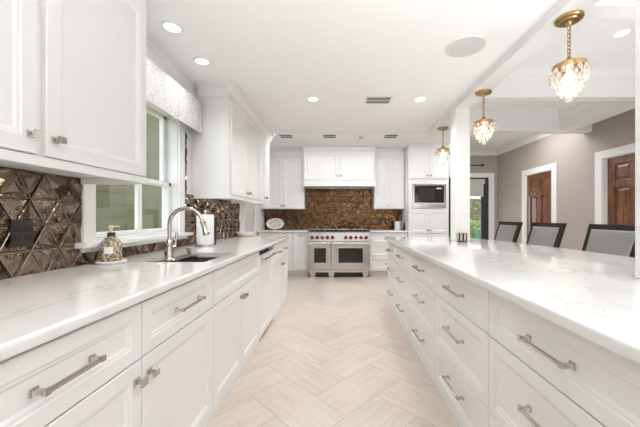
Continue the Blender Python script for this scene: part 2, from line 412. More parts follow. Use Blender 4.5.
# ------------------------------------------------------------------ outside
struct('ground', MB().box(-7, -1.64, -3, 9, -.2, -.06).box(-6, 14, 7.36, 40, -.2, -.06), 'lawn')
sd = MB()
for k in range(22):
    z = k * .24
    sd.extrude([(-4.5, 0.5, z), (-4.492, 0.5, z), (-4.4985, 0.5, z + .24), (-4.5, 0.5, z + .24)], (0, 8.5, 0))
tag(sd.build('porch_wall', 'olive_siding', off=(-4.5, 4.7, 0)), 'olive green lap siding wall seen through the sink window', 'wall')
def shrub(loc, rx, rz, label, n_=420, group='shrubs behind the glass door'):
    t = thing('shrub', loc, label, 'shrub', group); mb = MB(); c = Vector(loc)
    for _ in range(n_):
        d = Vector((random.gauss(0, 1), random.gauss(0, 1), random.gauss(0, 1))).normalized() * random.uniform(.55, 1.0)
        p = c + Vector((d.x * rx, d.y * rx, rz + d.z * rz)); s_ = random.uniform(.06, .14)
        a = Vector((random.gauss(0, 1), random.gauss(0, 1), random.gauss(0, 1))).normalized(); b_ = a.orthogonal().normalized()
        vv = [mb.bm.verts.new(q) for q in (p - a * s_, p + b_ * s_ * .5, p + a * s_, p - b_ * s_ * .5)]; mb.bm.faces.new(vv)
    mb.build('foliage', 'foliage', t)
    st = MB()
    for k in range(5):
        an = k * 1.256; st.tube([c + Vector((.03 * math.cos(an), .03 * math.sin(an), -.05)), c + Vector((rx * .4 * math.cos(an), rx * .4 * math.sin(an), rz))], [.025, .012], 6)
    st.build('stem', 'bark', t)
shrub((7.5, 16.5, -.06), .7, .55, 'low round green shrub on the lawn behind the glass door')
shrub((9.4, 20.0, -.06), 1.7, 1.75, 'tall leafy green shrub in front of the brown fence', 700)
shrub((6.3, 20.4, -.06), 1.1, 1.2, 'leafy shrub further left along the brown fence')
fe = thing('garden_fence', (9, 23, -.06), 'brown board fence at the end of the lawn', 'fence')
mb = MB()
for k in range(60): mb.box(4 + k * .2, 4.19 + k * .2, 23, 23.03, -.06, 2.6)
mb.build('board_panel', 'fence_wood', fe)
bn = thing('garden_bin', (6.52, 14.0, -.06), 'teal bin standing on the lawn outside the glass door', 'bin')
mb = MB(); c = (6.52, 14.0)
mb.loft([[(c[0] - q, c[1] - q, z), (c[0] + q, c[1] - q, z), (c[0] + q, c[1] + q, z), (c[0] - q, c[1] + q, z)] for q, z in ((.07, -.06), (.085, .56), (.10, .56), (.10, .60))])
mb.build('body', 'teal_plastic', bn); MB().box(c[0] - .105, c[0] + .105, c[1] - .105, c[1] + .105, .60, .63, .012).build('lid', 'teal_plastic', bn)

# ------------------------------------------------------------------ glass door and wooden doors
gd = thing('door_1', ((DX0 + DX1) / 2, YD, 0), None, None); gd['kind'] = 'structure'
cz = MB(); cz.box(DX1 - .012, DX1 + .12, YD - .02, YD, 0, DZ + .095, .004).box(DX0 - .02, DX1, YD - .02, YD, DZ - .012, DZ + .095, .004)
cz.build('casing', 'trim_paint', gd)
df = MB(); y0, y1 = YD + .03, YD + .075
df.box(DX1 - .17, DX1 - .004, y0, y1, .01, DZ - .012, .004).box(DX0 + .004, DX0 + .16, y0, y1, .01, DZ - .012, .004)
df.box(DX0 + .16, DX1 - .17, y0, y1, DZ - .07, DZ - .012, .004).box(DX0 + .16, DX1 - .17, y0, y1, .01, .30, .004)
f = df.build('door_frame', 'door_charcoal', gd)
MB().box(DX0 + .15, DX1 - .16, y0 + .018, y0 + .024, .29, DZ - .06).build('pane', 'window_glass', f)
for z in (.3, 1.05, 1.88): MB().tube([(DX1 - .018, YD + .016, z - .05), (DX1 - .018, YD + .016, z + .05)], .014, 8).build('hinge', 'black_metal', gd)
sh = thing('roller_shade', (3.15, YD - .01, 2.10), 'cream roller shade half lowered over the glass door', 'shade')
MB().box(DX0 + .03, DX1 - .09, YD + .0, YD + .028, 1.98, 2.10, .01).build('valance', 'shade_fabric', sh)
MB().box(DX0 + .05, DX1 - .13, YD + .01, YD + .016, 1.70, 1.985).build('cloth', 'shade_fabric', sh)
MB().box(DX0 + .05, DX1 - .13, YD + .004, YD + .022, 1.68, 1.705, .005).build('bottom_bar', 'shade_fabric', sh)

cro = MB().tube([(2.95, YD - .07, 2.42), (3.40, YD - .07, 2.42)], .011, 10).lathe([(.004, 0), (.022, .01), (.026, .03), (.018, .05), (.002, .056)], (3.395, YD - .07, 2.42), (1, 0, 0), 14).tube([(3.32, YD - .001, 2.42), (3.32, YD - .07, 2.42)], .008, 8)
tag(cro.build('curtain_rod', 'black_metal', off=(3.2, YD, 2.42)), 'black curtain rod with round finial above the glass door', 'curtain rod')

def wood_door(k, a, b_, rec):
    d = thing('door_%d' % k, (XR, (a + b_) / 2, 0), None, None); d['kind'] = 'structure'
    cz = MB()
    for q0, q1 in ((a - .11, a + .008), (b_ - .008, b_ + .11)): cz.box(XR - .022, XR, q0, q1, 0, 2.14, .004)
    cz.box(XR - .022, XR, a, b_, 2.03, 2.14, .004)
    cz.build('casing', 'trim_paint', d)
    j = MB(); j.box(XR, XR + .14, a, a + .012, 0, 2.035).box(XR, XR + .14, b_ - .012, b_, 0, 2.035).box(XR, XR + .14, a, b_, 2.023, 2.035); j.build('jamb', 'trim_paint', d)
    x = XR + rec; wd = b_ - a - .03; y0 = a + .015
    sl = MB().box(x + .013, x + .045, y0, y0 + wd, .008, 2.02)
    st, mu = .105, .09; hs = (wd - 2 * st - mu) / 2
    rows = [(.20, .78), (.90, 1.60), (1.70, 1.93)]
    sl.box(x - .008, x + .02, y0, y0 + st, .008, 2.02, .003).box(x - .008, x + .02, y0 + wd - st, y0 + wd, .008, 2.02, .003)
    zz = [.008] + [q for r_ in rows for q in r_] + [2.02]
    for i in range(0, len(zz), 2): sl.box(x - .008, x + .02, y0 + st, y0 + wd - st, zz[i], zz[i + 1], .003)
    for z0, z1 in rows:
        sl.box(x - .008, x + .02, y0 + st + hs, y0 + st + hs + mu, z0, z1, .003)
    s_ = sl.build('door_slab', 'door_wood', d)
    for z0, z1 in rows:
        for q in (y0 + st, y0 + st + hs + mu):
            a0, a1, b0, b1 = q + .004, q + hs - .004, z0 + .004, z1 - .004
            MB().loft([[(x + .0125 - h, a0 + e, b0 + e), (x + .0125 - h, a1 - e, b0 + e), (x + .0125 - h, a1 - e, b1 - e), (x + .0125 - h, a0 + e, b1 - e)] for e, h in ((0, 0), (0, .001), (.012, .001), (.045, .015), (.05, .015))]).build('door_panel', 'door_wood', s_)
    kn = MB().lathe([(.026, 0), (.026, .006), (.01, .012), (.01, .035), (.024, .045), (.027, .06), (.018, .072)], (x - .008, y0 + .06, 1.0), (-1, 0, 0), 20)
    kn.build('knob', 'brass', d, True)
wood_door(2, *doors[0], .02)
wood_door(3, *doors[1], .065)

d4 = thing('door_4', (-1.66, 5.4, 0), None, None); d4['kind'] = 'structure'
MB().box(-1.66, -1.63, 4.95, 5.76, .01, 2.05, .004).build('door_slab', 'door_grey', d4)
MB().box(-1.66, -1.655, 5.76, 5.80, .01, 2.05).build('jamb_gap', 'dark_gap', d4)
MB().box(-1.66, -1.625, 5.80, 5.92, 0, 2.06, .004).box(-1.66, -1.625, 4.95, 5.92, 2.05, 2.16, .004).build('casing', 'trim_paint', d4)

# ------------------------------------------------------------------ cabinetry
def knob(c, n, parent, s_=.013):
    c = Vector(c); n = Vector(n); u = Vector((0, 0, 1)); v = n.cross(u)
    mb = MB().obox(c + n * .003, u, v, n, s_, s_, .003, .001).obox(c + n * .014, u, v, n, s_ * .45, s_ * .45, .010)
    mb.loft([[c + n * h + u * a * q + v * b_ * q for a, b_ in ((-1, -1), (1, -1), (1, 1), (-1, 1))] for q, h in ((s_ * .5, .02), (s_ * 1.15, .027), (s_ * 1.15, .036), (s_ * .9, .039))])
    mb.build('knob', 'nickel', parent)
def pull(c, al, n, ln, parent, s_=1.0):
    c = Vector(c); n = Vector(n); al = Vector(al); v = n.cross(al); mb = MB()
    for q in (-1, 1):
        e = c + al * q * (ln / 2 - .014)
        mb.obox(e + n * .003, al, v, n, .012 * s_, .012 * s_, .003, .001)
        mb.loft([[e + n * h + al * a * k * s_ + v * b_ * k * s_ for a, b_ in ((-1, -1), (1, -1), (1, 1), (-1, 1))] for k, h in ((.0095, .005), (.0065, .014), (.0065, .026), (.009, .031), (.009, .040))])
    mb.obox(c + n * .034, al, v, n, ln / 2 - .014, .0068 * s_, .0060 * s_, .0015)
    mb.build('handle', 'nickel', parent)

FACES = {'+x': ((0, 1, 0), (1, 0, 0)), '-x': ((0, 1, 0), (-1, 0, 0)), '-y': ((1, 0, 0), (0, -1, 0))}
def cabinet(name, label, cat, group, face, pf, a0, a1, z0, z1, depth, fronts, base=0, top=0, toe=0):
    """pf = plane of the door faces, a0..a1 along the run"""
    u, n = (Vector(q) for q in FACES[face])
    def P(a, z, k): return (n * pf if False else Vector((pf if abs(n.x) else 0, pf if abs(n.y) else 0, 0))) + u * a + Vector((0, 0, z)) + n * k
    t = .02
    c = P((a0 + a1) / 2, z0, -depth / 2)
    root = thing(name, tuple(c), label, cat, group)
    body = MB()
    def bx(a, b_, zl, zh, k0, k1, bev=.002):
        p, q = P(a, zl, k0), P(b_, zh, k1)
        body.box(min(p.x, q.x), max(p.x, q.x), min(p.y, q.y), max(p.y, q.y), zl, zh, bev)
    bx(a0 + .0005, a1 - .0005, z0 + toe, z1, -depth, -t)
    if toe: bx(a0 + .0005, a1 - .0005, z0, z0 + toe, -depth, -t - .06)
    if base: bx(a0 + .0005, a1 - .0005, z0, z0 + base, -.03, -.002)
    body.build('carcass', 'cabinet_paint', root)
    for fr in fronts:
        b0, b1, zl, zh, kind = fr[:5]; hw = fr[5] if len(fr) > 5 else None
        g_ = .0026
        mb = MB().panel(P(b0 + g_, zl + g_, -t + .0006), u, (0, 0, 1), n, b1 - b0 - 2 * g_, zh - zl - 2 * g_, t, .05 if kind == 'drawer' else .056)
        d = mb.build(kind, 'cabinet_paint', root)
        for h in (hw or []):
            if h[0] == 'knob': knob(P(h[1], h[2], .0004), n, d, h[3] if len(h) > 3 else .013)
            else: pull(P(h[1], h[2], .0004), u, n, h[3], d, h[4] if len(h) > 4 else 1.0)
    return root
K, H_ = 'knob', 'pull'
ZS, ZT, ZBt = .657, .869, .045         # drawer seam, top of fronts, bottom of fronts
G = 'white base cabinets along the sink wall'
cabinet('base_cabinet', 'white base cabinet nearest the camera on the sink side, long handle over a knobbed door', 'cabinet', G, '+x', -.745, .49, 1.777, 0, .878, .70,
        [(.49, 1.135, ZS, ZT, 'drawer', [(H_, .815, .765, .20, .9)]), (1.135, 1.777, ZS, ZT, 'drawer', [(H_, 1.478, .765, .24, .9)]),
         (.49, 1.135, ZBt, ZS, 'door', [(K, 1.10, .585)]), (1.135, 1.777, ZBt, ZS, 'door', [(K, 1.172, .585)])], base=.045)
cabinet('sink_cabinet', 'white sink base cabinet with a plain false front over two doors', 'cabinet', G, '+x', -.745, 1.779, 2.813, 0, .66, .70,
        [(1.779, 2.813, ZS, ZT, 'drawer'), (1.779, 2.296, ZBt, ZS, 'door', [(K, 2.265, .585)]), (2.296, 2.813, ZBt, ZS, 'door', [(K, 2.328, .585)])], base=.045)
cabinet('base_cabinet', 'white base cabinet at the far end of the sink run, beyond the dishwasher', 'cabinet', G, '+x', -.745, 3.422, 4.34, 0, .878, .70,
        [(3.422, 3.88, ZS, ZT, 'drawer', [(H_, 3.65, .765, .13)]), (3.88, 4.34, ZS, ZT, 'drawer', [(H_, 4.11, .765, .13)]),
         (3.422, 3.88, ZBt, ZS, 'door', [(K, 3.85, .585)]), (3.88, 4.34, ZBt, ZS, 'door', [(K, 3.91, .585)])], base=.045)
# dishwasher
dw = thing('dishwasher', (-1.09, 3.118, 0), 'white panelled dishwasher with black control strip under the sink side worktop', 'dishwasher')
MB().box(-1.40, -.768, 2.815, 3.42, .01, .80, .003).build('tub', 'white_plastic', dw)
f = MB().panel((-.7644, 2.8165, .045), (0, 1, 0), (0, 0, 1), (1, 0, 0), .602, .775, .02, .056).build('door', 'cabinet_paint', dw)
MB().box(-1.3, -.80, 2.818, 3.417, .80, .872).build('control_strip', 'black_glass', dw)
pull((-.744, 3.118, .785), (0, 1, 0), (1, 0, 0), .52, f)
MB().box(-1.3, -.79, 2.818, 3.417, 0, .04).build('kick_plate', 'cabinet_paint', dw)

# upper cabinets
G = 'white wall cabinets on the sink wall'
def upper(label, a0, a1, drs, crown_sides):
    r_ = cabinet('wall_cabinet', label, 'cabinet', G, '+x', -1.085, a0, a1, 1.412, ZK - .002, -1.085 - XL - .003, drs)
    x = -1.105
    MB().box(-1.106, -1.090, a0 + .001, a1 - .001, 1.376, 1.4125, .003).box(XL + .016, -1.106, a0 + .001, a0 + .016, 1.376, 1.4125, .002).box(XL + .016, -1.106, a1 - .016, a1 - .001, 1.376, 1.4125, .002).build('light_rail', 'cabinet_paint', r_)
    if crown_sides is not None:
        crown('', ((x, a0 - (.10 if crown_sides else 0), 0), (x, a1 + (0 if crown_sides else .08), 0)), (1, 0, 0), ZK - .002, .115, .095).build('crown', 'cabinet_paint', r_)
    if crown_sides:
        crown('', ((XL + .08, a0, 0), (x + .03, a0, 0)), (0, -1, 0), ZK - .002, .115, .095).build('crown', 'cabinet_paint', r_)
    return r_
near = upper('white wall cabinet nearest the camera, its two doors cut by the photo edge', .54, 1.715,
      [(.545, 1.085, 1.413, 2.378, 'door', [(K, 1.052, 1.482, .0115)]), (1.110, 1.695, 1.413, 2.378, 'door', [(K, 1.143, 1.482, .0115)])], None)
upper('white wall cabinet right of the window valance, its plain side facing the camera', 3.02, 4.08,
      [(3.04, 3.545, 1.414, 2.375, 'door', [(K, 3.515, 1.47)]), (3.555, 4.07, 1.414, 2.375, 'door', [(K, 3.59, 1.47)])], True)
upper('last white wall cabinet of the sink wall, above the oval bowl', 4.083, 4.70,
      [(4.095, 4.385, 1.414, 2.375, 'door', [(K, 4.355, 1.47)]), (4.395, 4.685, 1.414, 2.375, 'door', [(K, 4.425, 1.47)])], False)
# under cabinet lights
for a0, a1, lab in ((.62, 1.6, 'slim light strip under the wall cabinet nearest the camera'), (3.12, 4.6, 'slim light strip under the wall cabinets right of the window')):
    t = thing('cabinet_light', (-1.145, (a0 + a1) / 2, 1.403), lab, 'lamp', 'light strips under the wall cabinets')
    MB().box(-1.16, -1.13, a0, a1, 1.4045, 1.4115).build('housing', 'white_plastic', t)
    MB().box(-1.156, -1.134, a0 + .01, a1 - .01, 1.403, 1.4045).build('lens', 'strip_lens', t)

# island drawer stacks
G = 'white drawer stacks of the island'
seams = [-.155, .605, 1.357, 2.11, 2.868, 3.62, 4.15]
names = [None, 'white island drawer stack nearest the camera, cut by the right edge of the photo',
         'second white island drawer stack from the camera, beside the nearest one', 'middle white drawer stack of the island',
         'fourth white island drawer stack from the camera', 'narrow white drawer stack at the far end of the island']
ZI = [(.655, ZT), (.31, .655), (.045, .31)]
for k in range(1, 6):
    a0, a1 = seams[k] + .001, seams[k + 1] - .001
    ln = .225 if k == 1 else .24 if a1 - a0 > .5 else .14
    cabinet('drawer_cabinet', names[k], 'cabinet', G, '-x', .676, a0, a1, 0, .878, .62,
            [(a0, a1, zl, zh, 'drawer', [(H_, (a0 + a1) / 2 - (.018 if k == 1 else 0), (zl + zh) / 2 + (.0 if zl > .6 else .03), ln, .9)]) for zl, zh in ZI], base=.045)
ip = thing('island_back_panel', (1.36, 2.3, 0), 'white panelled back of the island under the seating overhang', 'panel')
MB().box(1.299, 1.36, .606, 4.149, 0, .878, .003).build('carcass', 'cabinet_paint', ip)
for k in range(4):
    a = .63 + k * .88
    MB().panel((1.3596, a, .06), (0, 1, 0), (0, 0, 1), (1, 0, 0), .82, .79, .02, .07).build('panel', 'cabinet_paint', ip)

# range wall cabinets
FB = 6.07
G = 'white base cabinets beside the range'
cabinet('base_cabinet', 'narrow white pull-out base cabinet touching the left side of the range', 'cabinet', G, '-y', FB, -.935, -.613, 0, .878, .60,
        [(-.933, -.615, .105, .872, 'door', [(H_, -.775, .825, .10, .8)])], toe=.10)
cabinet('base_cabinet', 'white base cabinet in the left corner, under the oval platter', 'cabinet', G, '-y', FB, -1.64, -.937, 0, .878, .60,
        [(-1.62, -.94, ZS, ZT, 'drawer', [(H_, -1.28, .765, .12)]), (-1.62, -1.28, .105, ZS, 'door', [(K, -1.31, .6)]), (-1.28, -.94, .105, ZS, 'door', [(K, -1.25, .6)])], toe=.10)
cabinet('base_cabinet', 'white base cabinet of three drawers right of the range', 'cabinet', G, '-y', FB, .613, 1.385, 0, .878, .60,
        [(.615, 1.383, zl, zh, 'drawer', [(H_, 1.0, (zl + zh) / 2, .14)]) for zl, zh in ((.655, .872), (.38, .655), (.105, .38))], toe=.10)
G = 'white wall cabinets beside the range hood'
FU = 6.34
for a0, a1, mid, lab in ((-1.655, -.732, -1.19, 'tall white wall cabinet left of the range hood'), (.742, 1.385, 1.055, 'tall white wall cabinet right of the range hood')):
    r_ = cabinet('wall_cabinet', lab, 'cabinet', G, '-y', FU, a0, a1, 1.36, ZR - .002, YB - FU - .003,
        [(a0 + .004, mid, 1.365, 2.46, 'door', [(K, mid - .03, 1.43)]), (mid, a1 - .004, 1.365, 2.46, 'door', [(K, mid + .03, 1.43)])])
    MB().box(a0, a1, FU + .004, FU + .019, 2.475, 2.56, .004).build('frieze', 'cabinet_paint', r_)
    crown('', ((a0, FU + .02, 0), (a1, FU + .02, 0)), (0, -1, 0), ZR - .002, .09, .08).build('crown', 'cabinet_paint', r_)
# hood
HX0, HX1, HY = -.728, .738, 6.14
hd = cabinet('range_hood', 'wide white cabinet hood with two doors above the range', 'range hood', None, '-y', HY, HX0, HX1, 1.95, ZR - .002, YB - HY - .003,
             [(HX0 + .006, 0, 1.955, 2.515, 'door', [(K, -.035, 2.03)]), (0, HX1 - .006, 1.955, 2.515, 'door', [(K, .04, 2.03)])])
lip = MB(); y = HY
lip.box(HX0, HX1, HY - .025, HY + .02, 1.815, 1.945, .004).box(HX0, HX0 + .02, HY + .02, YB - .003, 1.815, 1.95).box(HX1 - .02, HX1, HY + .02, YB - .003, 1.815, 1.95)
lip.box(HX0, HX1, HY - .032, HY + .01, 1.930, 1.952, .005)
lip.build('lip', 'cabinet_paint', hd)
MB().box(HX0 + .03, HX1 - .03, HY + .03, YB - .02, 1.86, 1.88).build('shaded_filter_panel', 'black_metal', hd)  # panel coloured black to stand for the shadow under the hood
crown('', ((HX0 - .015, HY + .02, 0), (HX1 + .015, HY + .02, 0)), (0, -1, 0), ZR - .002, .10, .06).build('crown', 'cabinet_paint', hd)

# pantry with microwave
PX0, PX1, PY = 1.39, 2.19, 5.96
pn = cabinet('pantry_cabinet', 'tall white cabinet housing the microwave right of the range wall', 'cabinet', None, '-y', PY, PX0, PX1, 0, ZR - .002, YB - PY - .003,
    [(PX0 + .025, 1.79, 1.95, 2.50, 'door', [(K, 1.755, 2.015)]), (1.79, PX1 - .025, 1.95, 2.50, 'door', [(K, 1.825, 2.015)]),
     (PX0 + .025, 1.79, .86, 1.335, 'door', [(K, 1.755, .925)]), (1.79, PX1 - .025, .86, 1.335, 'door', [(K, 1.825, .925)]),
     (PX0 + .025, PX1 - .025, .50, .85, 'drawer', [(H_, 1.79, .68, .16)]), (PX0 + .025, PX1 - .025, .105, .49, 'drawer', [(H_, 1.79, .30, .16)])])
crown('', ((PX0, PY + .02, 0), (PX1, PY + .02, 0)), (0, -1, 0), ZR - .002, .10, .085).build('crown', 'cabinet_paint', pn)
mw = thing('microwave', (1.79, PY, 1.37), 'stainless built-in microwave in the tall white cabinet', 'microwave')
MB().box(1.455, 2.125, PY - .004, PY + .018, 1.37, 1.85, .004).build('trim_kit', 'stainless', mw)
MB().box(1.50, 2.08, PY - .022, PY - .004, 1.475, 1.81, .006).build('door', 'black_glass', mw)
MB().box(1.57, 1.90, PY - .0235, PY - .0222, 1.52, 1.77).build('window_mesh', 'black_metal', mw)
MB().box(1.48, 2.10, PY - .02, PY - .004, 1.40, 1.455, .004).build('vent_bar', 'stainless', mw)
pull((1.79, PY - .022, 1.828), (1, 0, 0), (0, -1, 0), .56, mw, .9)
MB().box(1.93, 2.03, PY - .0235, PY - .0222, 1.745, 1.765).build('display', mat('display_glow', (.2, .2, .2), .3, emit=(.8, .9, 1), es=1.2), mw)

rf = thing('refrigerator', (2.34, 6.2, 0), 'black refrigerator edge showing between the tall cabinet and the column', 'refrigerator')
MB().box(2.20, 2.485, 6.0, YB - .003, .01, 1.97, .006).build('cabinet_body', 'black_metal', rf)
MB().box(2.203, 2.482, 5.955, 5.998, .08, 1.965, .008).build('door', 'black_glass', rf)
MB().tube([(2.44, 5.92, .7), (2.44, 5.92, 1.6)], .012, 10).build('handle', 'stainless', rf, True)
cabinet('bridge_cabinet', 'white cabinet above the black refrigerator, mostly behind the column', 'cabinet', None, '-y', 5.97, 2.195, 2.487, 1.985, ZD - .002, .70,
        [(2.198, 2.484, 2.0, 2.55, 'door', [(K, 2.24, 2.06)])])

# ------------------------------------------------------------------ worktops
def edge(poly2d, z0, z1, rt=.012, rb=.006, name='', lab='', mb=None):
    pass
def nose(x_back, x_front, y0, y1, mb, sgn=1):
    """slab cross-section with a rounded front edge, swept along y"""
    z0, z1 = .8795, CT; r = .0125
    pr = [(x_back, z0), (x_front - sgn * .005, z0), (x_front, z0 + .005)]
    for k in range(7):
        a = k / 6 * PI / 2; pr.append((x_front - sgn * r * (1 - math.cos(a)), z1 - r + r * math.sin(a)))
    pr.append((x_back, z1))
    mb.extrude([(x, y0, z) for x, z in pr], (0, y1 - y0, 0))
SX0, SX1, SY0, SY1 = -1.195, -.82, 1.83, 2.32
wt = MB()
nose(XL + .002, -.72, .47, SY0, wt); nose(XL + .002, -.72, SY1, 4.36, wt); nose(SX1, -.72, SY0, SY1, wt)
wt.box(XL + .002, SX0, SY0, SY1, .8795, CT)
tag(wt.build('worktop', 'quartz', off=(-1.09, 2.4, .88), smooth=True), 'white veined stone worktop of the sink run', 'worktop', 'white veined stone worktops')
for a0, a1, lab in ((-1.655, -.612, 'white stone worktop left of the range'), (.612, 1.388, 'white stone worktop right of the range')):
    mb = MB(); z0, z1 = .8795, CT
    pr = [(YB - .002, z0), (6.045, z0), (6.04, z0 + .005), (6.04, z1 - .012), (6.052, z1), (YB - .002, z1)]
    mb.extrude([(a0, y, z) for y, z in pr], (a1 - a0, 0, 0))
    tag(mb.build('worktop', 'quartz', off=((a0 + a1) / 2, 6.35, .88)), lab, 'worktop', 'white veined stone worktops')
poly = [(.633, .55), (2.0, .55), (2.0, 2.0), (1.975, 2.55), (1.91, 3.15), (1.82, 3.6), (1.72, 4.18), (.645, 4.18), (.633, 4.168)]
mb = MB(); mb.extrude([(x, y, .8795) for x, y in poly], (0, 0, CT - .8795))
es = [e for e in mb.bm.edges if abs(e.verts[0].co.z - CT) < 1e-4 and abs(e.verts[1].co.z - CT) < 1e-4]
bmesh.ops.bevel(mb.bm, geom=es, offset=.0125, segments=5, profile=.5, affect='EDGES')
tag(mb.build('worktop', 'quartz', off=(1.3, 2.3, .88), smooth=True), 'large white veined stone worktop of the island', 'worktop', 'white veined stone worktops')

# ------------------------------------------------------------------ relief tile backsplashes
TS = .1435; TH = TS * math.sqrt(3) / 2
def tri_tiles(regions, ua, va_, n, org, ph_u, ph_z, name, lab, tm='bronze_tile', tk=1.0, gm='bronze_grout', gs=.985):
    """regions = (u0,u1,z0,z1); ua/va_ axes, n = outward normal, org = point on the wall"""
    ua = Vector(ua); n = Vector(n); org = Vector(org); zz = Vector((0, 0, 1))
    tot = bmesh.new()
    for (a0, a1, z0, z1) in regions:
        bm = bmesh.new()
        r0 = math.floor((z0 - ph_z) / TH) - 1; r1 = math.ceil((z1 - ph_z) / TH) + 1
        for r in range(r0, r1):
            zb = ph_z + r * TH; sh_ = ph_u + (TS / 2 if r % 2 else 0)
            k0 = math.floor((a0 - sh_) / TS) - 1; k1 = math.ceil((a1 - sh_) / TS) + 1
            for k in range(k0, k1):
                x = sh_ + k * TS
                for tri in ([(x, zb), (x + TS, zb), (x + TS / 2, zb + TH)], [(x + TS / 2, zb + TH), (x + TS, zb), (x + TS * 1.5, zb + TH)]):
                    c = (sum(p[0] for p in tri) / 3, sum(p[1] for p in tri) / 3)
                    if not (a0 - .09 < c[0] < a1 + .09 and z0 - .09 < c[1] < z1 + .09): continue
                    tl = (random.uniform(-.035, .035) * tk, random.uniform(-.035, .035) * tk)
                    dep = random.choice((-.006, .005, .007, -.004)) * tk
                    rings = []
                    for s_, h in ((gs, .0), (gs - .01, .009), (.90, .011), (.84, .006)):
                        ring = []
                        for p in tri:
                            q = (c[0] + (p[0] - c[0]) * s_, c[1] + (p[1] - c[1]) * s_)
                            hh = h + (tl[0] * (q[0] - c[0]) + tl[1] * (q[1] - c[1])) * (1 if h > .001 else 0)
                            ring.append(bm.verts.new(org + ua * q[0] + zz * q[1] + n * hh))
                        rings.append(ring)
                    for A, B in zip(rings, rings[1:]):
                        for i in range(3):
                            j = (i + 1) % 3; bm.faces.new((A[i], A[j], B[j], B[i]))
                    ap = bm.verts.new(org + ua * (c[0] + random.uniform(-.012, .012)) + zz * (c[1] + random.uniform(-.012, .012)) + n * (.006 + dep))
                    for i in range(3): bm.faces.new((rings[-1][i], rings[-1][(i + 1) % 3], ap))
        for co, no in ((ua * a0, -ua), (ua * a1, ua), (zz * z0, -zz), (zz * z1, zz)):
            geo = bm.verts[:] + bm.edges[:] + bm.faces[:]
            base = Vector((org.x * abs(n.x), org.y * abs(n.y), 0)) + co
            bmesh.ops.bisect_plane(bm, geom=geo, plane_co=base, plane_no=no, clear_outer=True)
        tmp = bpy.data.meshes.new('tmp'); bm.to_mesh(tmp); bm.free(); tot.from_mesh(tmp); bpy.data.meshes.remove(tmp)
    mb = MB(); mb.bm.free(); mb.bm = tot
    c0 = org + ua * regions[0][0] + zz * regions[0][2]
    o = mb.build(name, tm, off=tuple(c0)); tag(o, lab, 'backsplash', 'bronze relief tile backsplashes')
    gb = MB()
    for (a0, a1, z0, z1) in regions:
        p = org + ua * a0 + zz * z0 + n * -.0015; q = org + ua * a1 + zz * z1 + n * .0028
        gb.box(min(p.x, q.x), max(p.x, q.x), min(p.y, q.y), max(p.y, q.y), z0, z1)
    gb.build('grout', gm, o)
    return o
tri_tiles([(.47, 1.714, CT + .001, 1.410), (1.714, 2.842, CT + .001, .984), (2.842, 4.44, CT + .001, 1.410), (2.842, 2.90, 1.410, 2.0)], (0, 1, 0), None, (1, 0, 0), (XL + .002, 0, 0), 1.50, .905, 'tile_backsplash', 'bronze triangle tile backsplash along the sink wall')
tri_tiles([(-1.655, -.735, CT + .001, 1.358), (-.735, .744, CT + .001, 1.81), (.744, 1.388, CT + .001, 1.358)], (1, 0, 0), None, (0, -1, 0), (0, YB - .002, 0), 0, .905, 'tile_backsplash', 'bronze triangle tile backsplash behind the range, tinted for warm light', 'warm_lit_tile', .4, 'glint_grout', .982)

def outlet(c, u, n, hu, hv, lab, gang=1):
    c = Vector(c); u = Vector(u); n = Vector(n); z = Vector((0, 0, 1))
    t = thing('outlet', tuple(c), lab, 'outlet', 'dark outlets on the tile')
    MB().obox(c + n * .004, u, z, n, hu, hv, .004, .003).build('plate', 'outlet_bronze', t)
    for g_ in range(gang):
        cu = c + u * ((g_ - (gang - 1) / 2) * .046)
        for q in (-1, 1): MB().obox(cu + n * .009 + z * q * .02, u, z, n, .014, .014, .0015, .001).build('socket', 'black_metal', t)
outlet((XL + .0145, 1.385, 1.115), (0, 1, 0), (1, 0, 0), .047, .062, 'dark double outlet on the tile under the nearest wall cabinet', 2)
outlet((-.955, YB - .0145, 1.10), (1, 0, 0), (0, -1, 0), .036, .056, 'dark outlet on the tile left of the range')
outlet((.905, YB - .0145, 1.10), (1, 0, 0), (0, -1, 0), .036, .056, 'dark outlet on the tile right of the range')

# ------------------------------------------------------------------ range
RY, RX = 5.87, .609
rg = thing('range', (0, 6.25, 0), 'stainless double oven range with red knobs against the bronze tile', 'range')
MB().box(-RX, RX, RY + .03, YB - .02, .11, .885, .003).build('body', 'stainless', rg)
cp = MB().extrude([(-RX, RY + .03, .715), (-RX, RY - .025, .72), (-RX, RY - .012, .885), (-RX, RY + .005, .90), (-RX, RY + .06, .90), (-RX, RY + .06, .715)], (2 * RX, 0, 0))
pnl = cp.build('control_panel', 'stainless', rg)
for x in (-.522, -.425, -.323, -.227, -.125, .133, .231, .331, .428, .528):
    ax = (0, -1, .08); c = (x, RY - .0195, .79)
    MB().lathe([(.038, 0), (.038, .006), (.033, .010)], c, ax, 20).build('bezel', 'stainless', pnl, True)
    MB().lathe([(.033, .009), (.034, .014), (.031, .042), (.026, .046)], c, ax, 20).box(x - .004, x + .004, RY - .075, RY - .03, .770, .820, .002).build('knob', 'red_knob', pnl, True)
